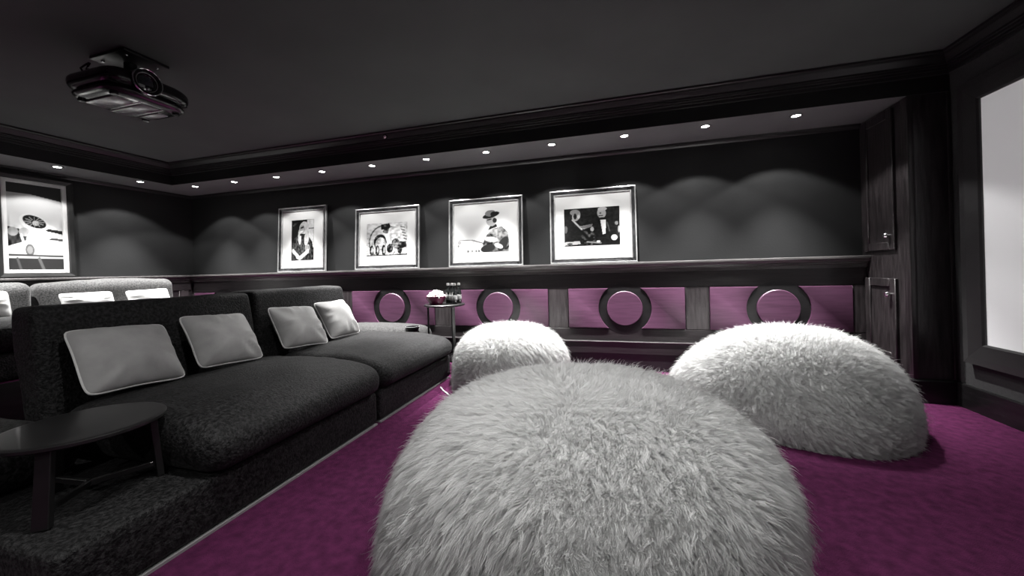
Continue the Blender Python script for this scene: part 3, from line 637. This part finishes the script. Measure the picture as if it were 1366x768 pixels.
for q in range(150):
    a_ = r.random() * 6.283; rr = 0.092 * math.sqrt(r.random()); z = FZ + 0.072 + 0.058 * (1 - (rr / 0.095) ** 2) + r.uniform(-0.006, 0.006)
    c = Vector((BX + rr * math.cos(a_), BY + rr * math.sin(a_), z))
    for g in range(3):
        rad = r.uniform(0.006, 0.010)
        bmesh.ops.create_icosphere(bm, subdivisions=1, radius=rad, matrix=Matrix.Translation(c + Vector((r.uniform(-1, 1), r.uniform(-1, 1), r.uniform(-1, 1))) * 0.006))
pc = put('popcorn', bm, 'popcorn', bw, smooth=True); pc['kind'] = 'stuff'; pc['label'] = 'heap of white popcorn'
BOT = [(0, 0.0), (0.024, 0.0), (0.0265, 0.004), (0.0265, 0.105), (0.022, 0.128), (0.0125, 0.150), (0.0115, 0.182), (0.0135, 0.184), (0.0135, 0.190), (0, 0.190)]
def bottle(x, y, label):
    t = thing('bottle', (x, y, FZ), label, 'bottle', 'dark bottles on the small table'); M = Matrix.Translation((x, y, FZ + 0.001))
    lathe('glass', BOT, 'bottle_glass', t, M, 20); lathe('cap', [(0, 0.207), (0.0145, 0.206), (0.0155, 0.200), (0.0155, 0.184), (0.0135, 0.183)], 'bottle_cap', t, M, 18)
    lathe('label', [(0.0268, 0.035), (0.0272, 0.036), (0.0272, 0.088), (0.0268, 0.089)], 'bottle_label', t, M, 20)
for x, y in ((0.025, 0.035), (0.082, 0.005), (0.128, -0.035), (0.135, 0.055)):
    bottle(FX + x, FY + y, 'small dark glass bottle with pale cap beside the popcorn bowl')
# small dark dish with a pale rim on the ottoman's end
ds = thing('dish', (-2.02, 3.37, 0.40), 'small dark dish with pale rim on the end of the lit ottoman', 'dish')
lathe('bowl', [(0, 0.035), (0.05, 0.032), (0.058, 0.036), (0.070, 0.078), (0.066, 0.079), (0.052, 0.045), (0, 0.042)], 'black_plastic', ds, Matrix.Translation((-2.02, 3.37, 0.375)), 32)
lathe('rim', [(0.066, 0.0775), (0.071, 0.0765), (0.0715, 0.081), (0.0665, 0.082)], 'silver', ds, Matrix.Translation((-2.02, 3.37, 0.375)), 32, closed=True)

# ------------------------------------------------------------------ projector on the ceiling
PX0, PX1, PY0, PY1, PZ0_, PZ1_ = -3.20, -2.74, 1.42, 1.88, 2.10, 2.265
pj = thing('projector', (-2.97, 1.65, ZC), 'black ceiling projector with a large round lens', 'projector')
soft_block('body', (PX0, PY0, PZ0_ + 0.035), (PX1, PY1, PZ1_), 'gloss_black', pj, (0.10, 0.14, 0.06), 0.0, (24, 24, 10), wrinkle=0.0, seed=1, pw=2.2)
soft_block('lower_shell', (PX0 + 0.01, PY0 + 0.01, PZ0_), (PX1 - 0.01, PY1 - 0.01, PZ0_ + 0.06), 'gloss_black', pj, (0.12, 0.15, 0.045), 0.0, (24, 24, 8), wrinkle=0.0, seed=1, pw=2.1)
M = Matrix.Translation((PX1 - 0.012, 1.60, 2.202)) @ Matrix.Rotation(math.radians(90), 4, 'Y')
lr = lathe('lens_ring', [(0.078, -0.03), (0.078, 0.018), (0.072, 0.026), (0.062, 0.026), (0.054, 0.014), (0.054, -0.01)], 'gloss_black', pj, M, 48)
lathe('lens_bezel', [(0.0735, 0.0262), (0.0755, 0.0275), (0.0775, 0.0262), (0.0785, 0.0195)], 'chrome', lr, M, 48)
lathe('lens_bezel', [(0.052, 0.012), (0.0535, 0.0165), (0.056, 0.0165)], 'chrome', lr, M, 48)
lathe('lens', [(0.054, 0.004), (0.04, 0.012), (0.02, 0.017), (0, 0.019)], 'lens_glass', lr, M, 40)
for y0, y1 in ((1.435, 1.505), (1.715, 1.845)):
    for q in range(5):
        z = 2.150 + q * 0.017
        box('vent_slat', (PX1 - 0.045 - 0.06 * abs((y0 + y1) / 2 - 1.65), y0, z), (PX1 - 0.010 - 0.16 * abs((y0 + y1) / 2 - 1.65), y1, z + 0.006), 'black_plastic', pj, bev=0.002, seg=1)
for x, y in ((PX0 + 0.08, PY0 + 0.07), (PX0 + 0.08, PY1 - 0.07), (PX1 - 0.09, PY0 + 0.07), (PX1 - 0.09, PY1 - 0.07)):
    lathe('foot', [(0, -0.010), (0.018, -0.010), (0.020, -0.006), (0.018, 0.01)], 'black_plastic', pj, Matrix.Translation((x, y, PZ0_ + 0.004)), 20)
for y0, y1, x0, x1 in ((1.50, 1.60, -3.12, -2.86), (1.63, 1.72, -3.13, -2.84), (1.75, 1.81, -3.08, -2.90)):  # plates paler than the shell, carrying its reflections in their colour
    box('underside_panel', (x0, y0, PZ0_ - 0.006), (x1, y1, PZ0_ + 0.004), 'underside_sheen', pj, bev=0.004)
for y in (1.615, 1.735):
    box('trim_strip', (PX0 + 0.10, y - 0.006, PZ0_ - 0.003), (PX1 - 0.09, y + 0.006, PZ0_ + 0.006), 'chrome', pj, bev=0.002, seg=1)
lathe('mount_pole', [(0.032, -0.01), (0.032, 0.12)], 'black_plastic', pj, Matrix.Translation((-2.97, 1.65, PZ1_)), 24)
box('ceiling_plate', (-3.13, 1.53, ZC - 0.022), (-2.81, 1.77, ZC - 0.001), 'wood_black', pj, bev=0.006)
for x, y in ((-3.08, 1.57), (-2.86, 1.57), (-2.86, 1.73), (-3.08, 1.73)):
    lathe('bolt', [(0, -0.010), (0.008, -0.009), (0.010, -0.004), (0.010, 0.002)], 'chrome', pj, Matrix.Translation((x, y, ZC - 0.022)), 12)
pts = [(-3.10, 1.50, PZ1_ - 0.01)] + [(-3.10 + 0.10 * math.sin(q / 9 * 3.0), 1.46 + 0.02 * q / 9, PZ1_ + 0.035 * math.sin(q / 9 * math.pi) + 0.0) for q in range(1, 9)] + [(-3.0, 1.58, PZ1_ + 0.03)]
tube('cable', pts, 0.005, 'black_plastic', pj)

# ------------------------------------------------------------------ thin pale cord on the carpet
tag(tube('floor_cord', [(-1.50, 2.93, 0.006), (-1.44, 2.86, 0.006), (-1.38, 2.80, 0.006), (-1.33, 2.75, 0.006)], 0.006, 'cord_white'), 'short thin white cord lying on the carpet beside the sofa', 'cord')

# ------------------------------------------------------------------ fur bean bags
def bean_bag(label, c, rx, ry, hz, yaw, nstr, seed, length=0.05, pz=2.4, pr=2.5, lumps=0.016, slump=(0, 0), dent=0.0, rad=0.0005, foot=-0.62):
    t = thing('bean_bag', (c[0], c[1], 0), label, 'bean bag', 'fur bean bags')
    n = 44; nph = 26
    bm = bmesh.new(); rows = []
    cy_, sy_ = math.cos(yaw), math.sin(yaw)
    V = []
    # meridian: from the floor foot, out to the belly and up over the crown
    for j in range(nph + 1):
        th = (j / nph)                                    # 0 floor .. 1 top
        an = foot + th * (math.pi / 2 - foot)
        cr_ = max(0, math.cos(an)) ** (2 / pz); z = math.copysign(abs(math.sin(an)) ** (2 / pz), an)
        zb = math.copysign(abs(math.sin(foot)) ** (2 / pz), -1)
        zz = (z - zb) / (1 - zb) * hz
        for i in range(n):
            a_ = 2 * math.pi * i / n
            ca, sa = math.cos(a_), math.sin(a_)
            x = math.copysign(abs(ca) ** (2 / pr), ca) * cr_ * rx; y = math.copysign(abs(sa) ** (2 / pr), sa) * cr_ * ry
            V.append((x, y, zz))
    V = np.array(V)
    k = V[:, 2] / hz
    V[:, 0] += slump[0] * k ** 1.5; V[:, 1] += slump[1] * k ** 1.5
    nz = noise3(V, 5.0, seed) * lumps
    dirn = V - np.array([0, 0, hz * 0.45]); dirn /= np.linalg.norm(dirn, axis=1)[:, None]
    V += dirn * nz[:, None] * np.clip(k * 3, 0, 1)[:, None]
    if dent: V[:, 2] -= dent * np.exp(-((V[:, 0] / (rx * 0.35)) ** 2 + (V[:, 1] / (ry * 0.35)) ** 2)) * k
    V = np.stack([V[:, 0] * cy_ - V[:, 1] * sy_ + c[0], V[:, 0] * sy_ + V[:, 1] * cy_ + c[1], np.maximum(V[:, 2], 0.004)], 1)
    F = []
    for j in range(nph):
        for i in range(n):
            i2 = (i + 1) % n; F.append((j * n + i, j * n + i2, (j + 1) * n + i2, (j + 1) * n + i))
    bvs = [bm.verts.new(p) for p in V]
    for f in F: bm.faces.new([bvs[q] for q in f])
    bm.faces.new([bvs[q] for q in range(n)][::-1])
    bmesh.ops.remove_doubles(bm, verts=bm.verts, dist=1e-4)
    put('cover', bm, 'fur_skin', t, smooth=True)
    # --- strands
    r = np.random.default_rng(seed + 100)
    tri = np.array([q for f in F for q in ((f[0], f[1], f[2]), (f[0], f[2], f[3]))])
    A, B, Cc = V[tri[:, 0]], V[tri[:, 1]], V[tri[:, 2]]
    cr = np.cross(B - A, Cc - A); ar = np.linalg.norm(cr, axis=1); fn = cr / np.maximum(ar, 1e-12)[:, None]
    VN = np.zeros_like(V)
    for q in range(3): np.add.at(VN, tri[:, q], cr)
    VN[-n:] = VN[-n:].sum(0)
    VN /= np.maximum(np.linalg.norm(VN, axis=1), 1e-12)[:, None]
    def sample(m):
        ti = r.choice(len(tri), m, p=ar / ar.sum()); u, v = r.random(m), r.random(m); s = u + v > 1; u[s], v[s] = 1 - u[s], 1 - v[s]
        w_ = np.stack([1 - u - v, u, v], 1)
        p = (V[tri[ti]] * w_[:, :, None]).sum(1); nn = (VN[tri[ti]] * w_[:, :, None]).sum(1)
        return p, nn / np.maximum(np.linalg.norm(nn, axis=1), 1e-9)[:, None]
    P, Nn = sample(nstr)
    ncl = nstr // 11
    Cp, Cn = sample(ncl)
    def comb(p, nn, amp):
        out = p - np.array([c[0], c[1], 0]); out[:, 2] = 0
        out /= np.maximum(np.linalg.norm(out, axis=1), 0.05)[:, None]
        flow = out * 0.55 + np.array([0, 0, -0.55])
        wv = np.stack([noise3(p, 7.0, seed + 31), noise3(p, 7.0, seed + 32), noise3(p, 7.0, seed + 33)], 1)
        wv2 = np.stack([noise3(p, 24.0, seed + 41), noise3(p, 24.0, seed + 42), noise3(p, 24.0, seed + 43)], 1)
        flow = flow + wv * 0.55 + wv2 * 0.30 + r.normal(size=p.shape) * amp
        flow -= nn * (flow * nn).sum(1)[:, None]
        return flow
    def hair_path(p, nn, fl, L_):
        k_ = np.array([0.0, 0.3, 0.65, 1.0])
        pts_ = []
        for s in k_:
            pts_.append(p + nn * (L_ * (s * 0.95 - 0.36 * s * s))[:, None] + fl * (L_ * (0.25 * s + 0.62 * s * s))[:, None])
        return np.stack(pts_, 1)
    Lc = length * (0.75 + 0.5 * r.random(ncl))
    CP = hair_path(Cp, Cn, comb(Cp, Cn, 0.25), Lc)
    kd = kdtree.KDTree(ncl)
    for q in range(ncl): kd.insert(Cp[q], q)
    kd.balance()
    near = np.array([kd.find(p)[1] for p in P])
    Ls = Lc[near] * (0.7 + 0.45 * r.random(nstr))
    stray = r.random(nstr) < 0.10
    Ls = np.where(stray, Ls * (1.2 + 0.6 * r.random(nstr)), Ls)
    fl_ = comb(P, Nn, 0.22); fl_[stray] *= 0.45
    SP = hair_path(P, Nn, fl_, Ls)
    offs = (P - Cp[near])
    clump = np.array([0.0, 0.18, 0.50, 0.78])
    tgt = CP[near] + offs[:, None, :] * 0.18
    cw = clump[None, :, None] * np.where(stray, 0.15, 1.0)[:, None, None]
    SP = SP * (1 - cw) + tgt * cw
    SP += r.normal(size=SP.shape) * np.array([0, 0.0012, 0.0022, 0.0034])[None, :, None]
    SP[:, :, 2] = np.maximum(SP[:, :, 2], 0.003)
    SP -= np.array([c[0], c[1], 0])
    cd = bpy.data.hair_curves.new('fur'); cd.add_curves([4] * nstr)
    cd.position_data.foreach_set('vector', SP.reshape(-1).astype(np.float32))
    ra = cd.attributes.new('radius', 'FLOAT', 'POINT')
    ra.data.foreach_set('value', np.tile(np.array([1.0, 1.0, 0.75, 0.15]) * rad, nstr).astype(np.float32))
    na = cd.attributes.new('nap', 'FLOAT_VECTOR', 'CURVE')
    sd_ = SP[:, 3] - SP[:, 0]; sd_ /= np.maximum(np.linalg.norm(sd_, axis=1), 1e-9)[:, None]
    nap = Nn * 0.8 + sd_ * 0.35 + r.normal(size=Nn.shape) * 0.14 + (r.normal(size=(ncl, 3)) * 0.17)[near]; nap /= np.linalg.norm(nap, axis=1)[:, None]
    na.data.foreach_set('vector', nap.reshape(-1).astype(np.float32))
    sa_ = cd.attributes.new('shade', 'FLOAT', 'CURVE')
    sa_.data.foreach_set('value', np.clip(0.62 + 0.16 * r.normal(size=nstr) + 0.10 * r.normal(size=ncl)[near], 0, 1).astype(np.float32))
    cd.materials.append(MATS['fur'])
    o = bpy.data.objects.new('fur', cd); COL.objects.link(o); o.parent = t
    o['kind'] = 'stuff'; o['label'] = 'long white fur'
    return t
bean_bag('largest white fur bean bag, in front of the other two', (-0.17, 1.233), 0.594, 0.526, 0.580, 0.222, 230000, 3, pz=2.65, pr=2.3, dent=0.012, foot=-0.8, slump=(0.085, 0.129))
bean_bag('white fur bean bag in front of the corner cabinet', (0.977, 2.88), 0.644, 0.504, 0.535, -0.459, 150000, 5, pz=2.05, pr=2.5, foot=-0.15, slump=(0.089, 0.2))
bean_bag('white fur bean bag at the end of the sofa row', (-0.945, 3.189), 0.488, 0.462, 0.484, 0.4, 90000, 8, pz=2.77, pr=2.8, foot=-0.165, slump=(0.013, 0.079))
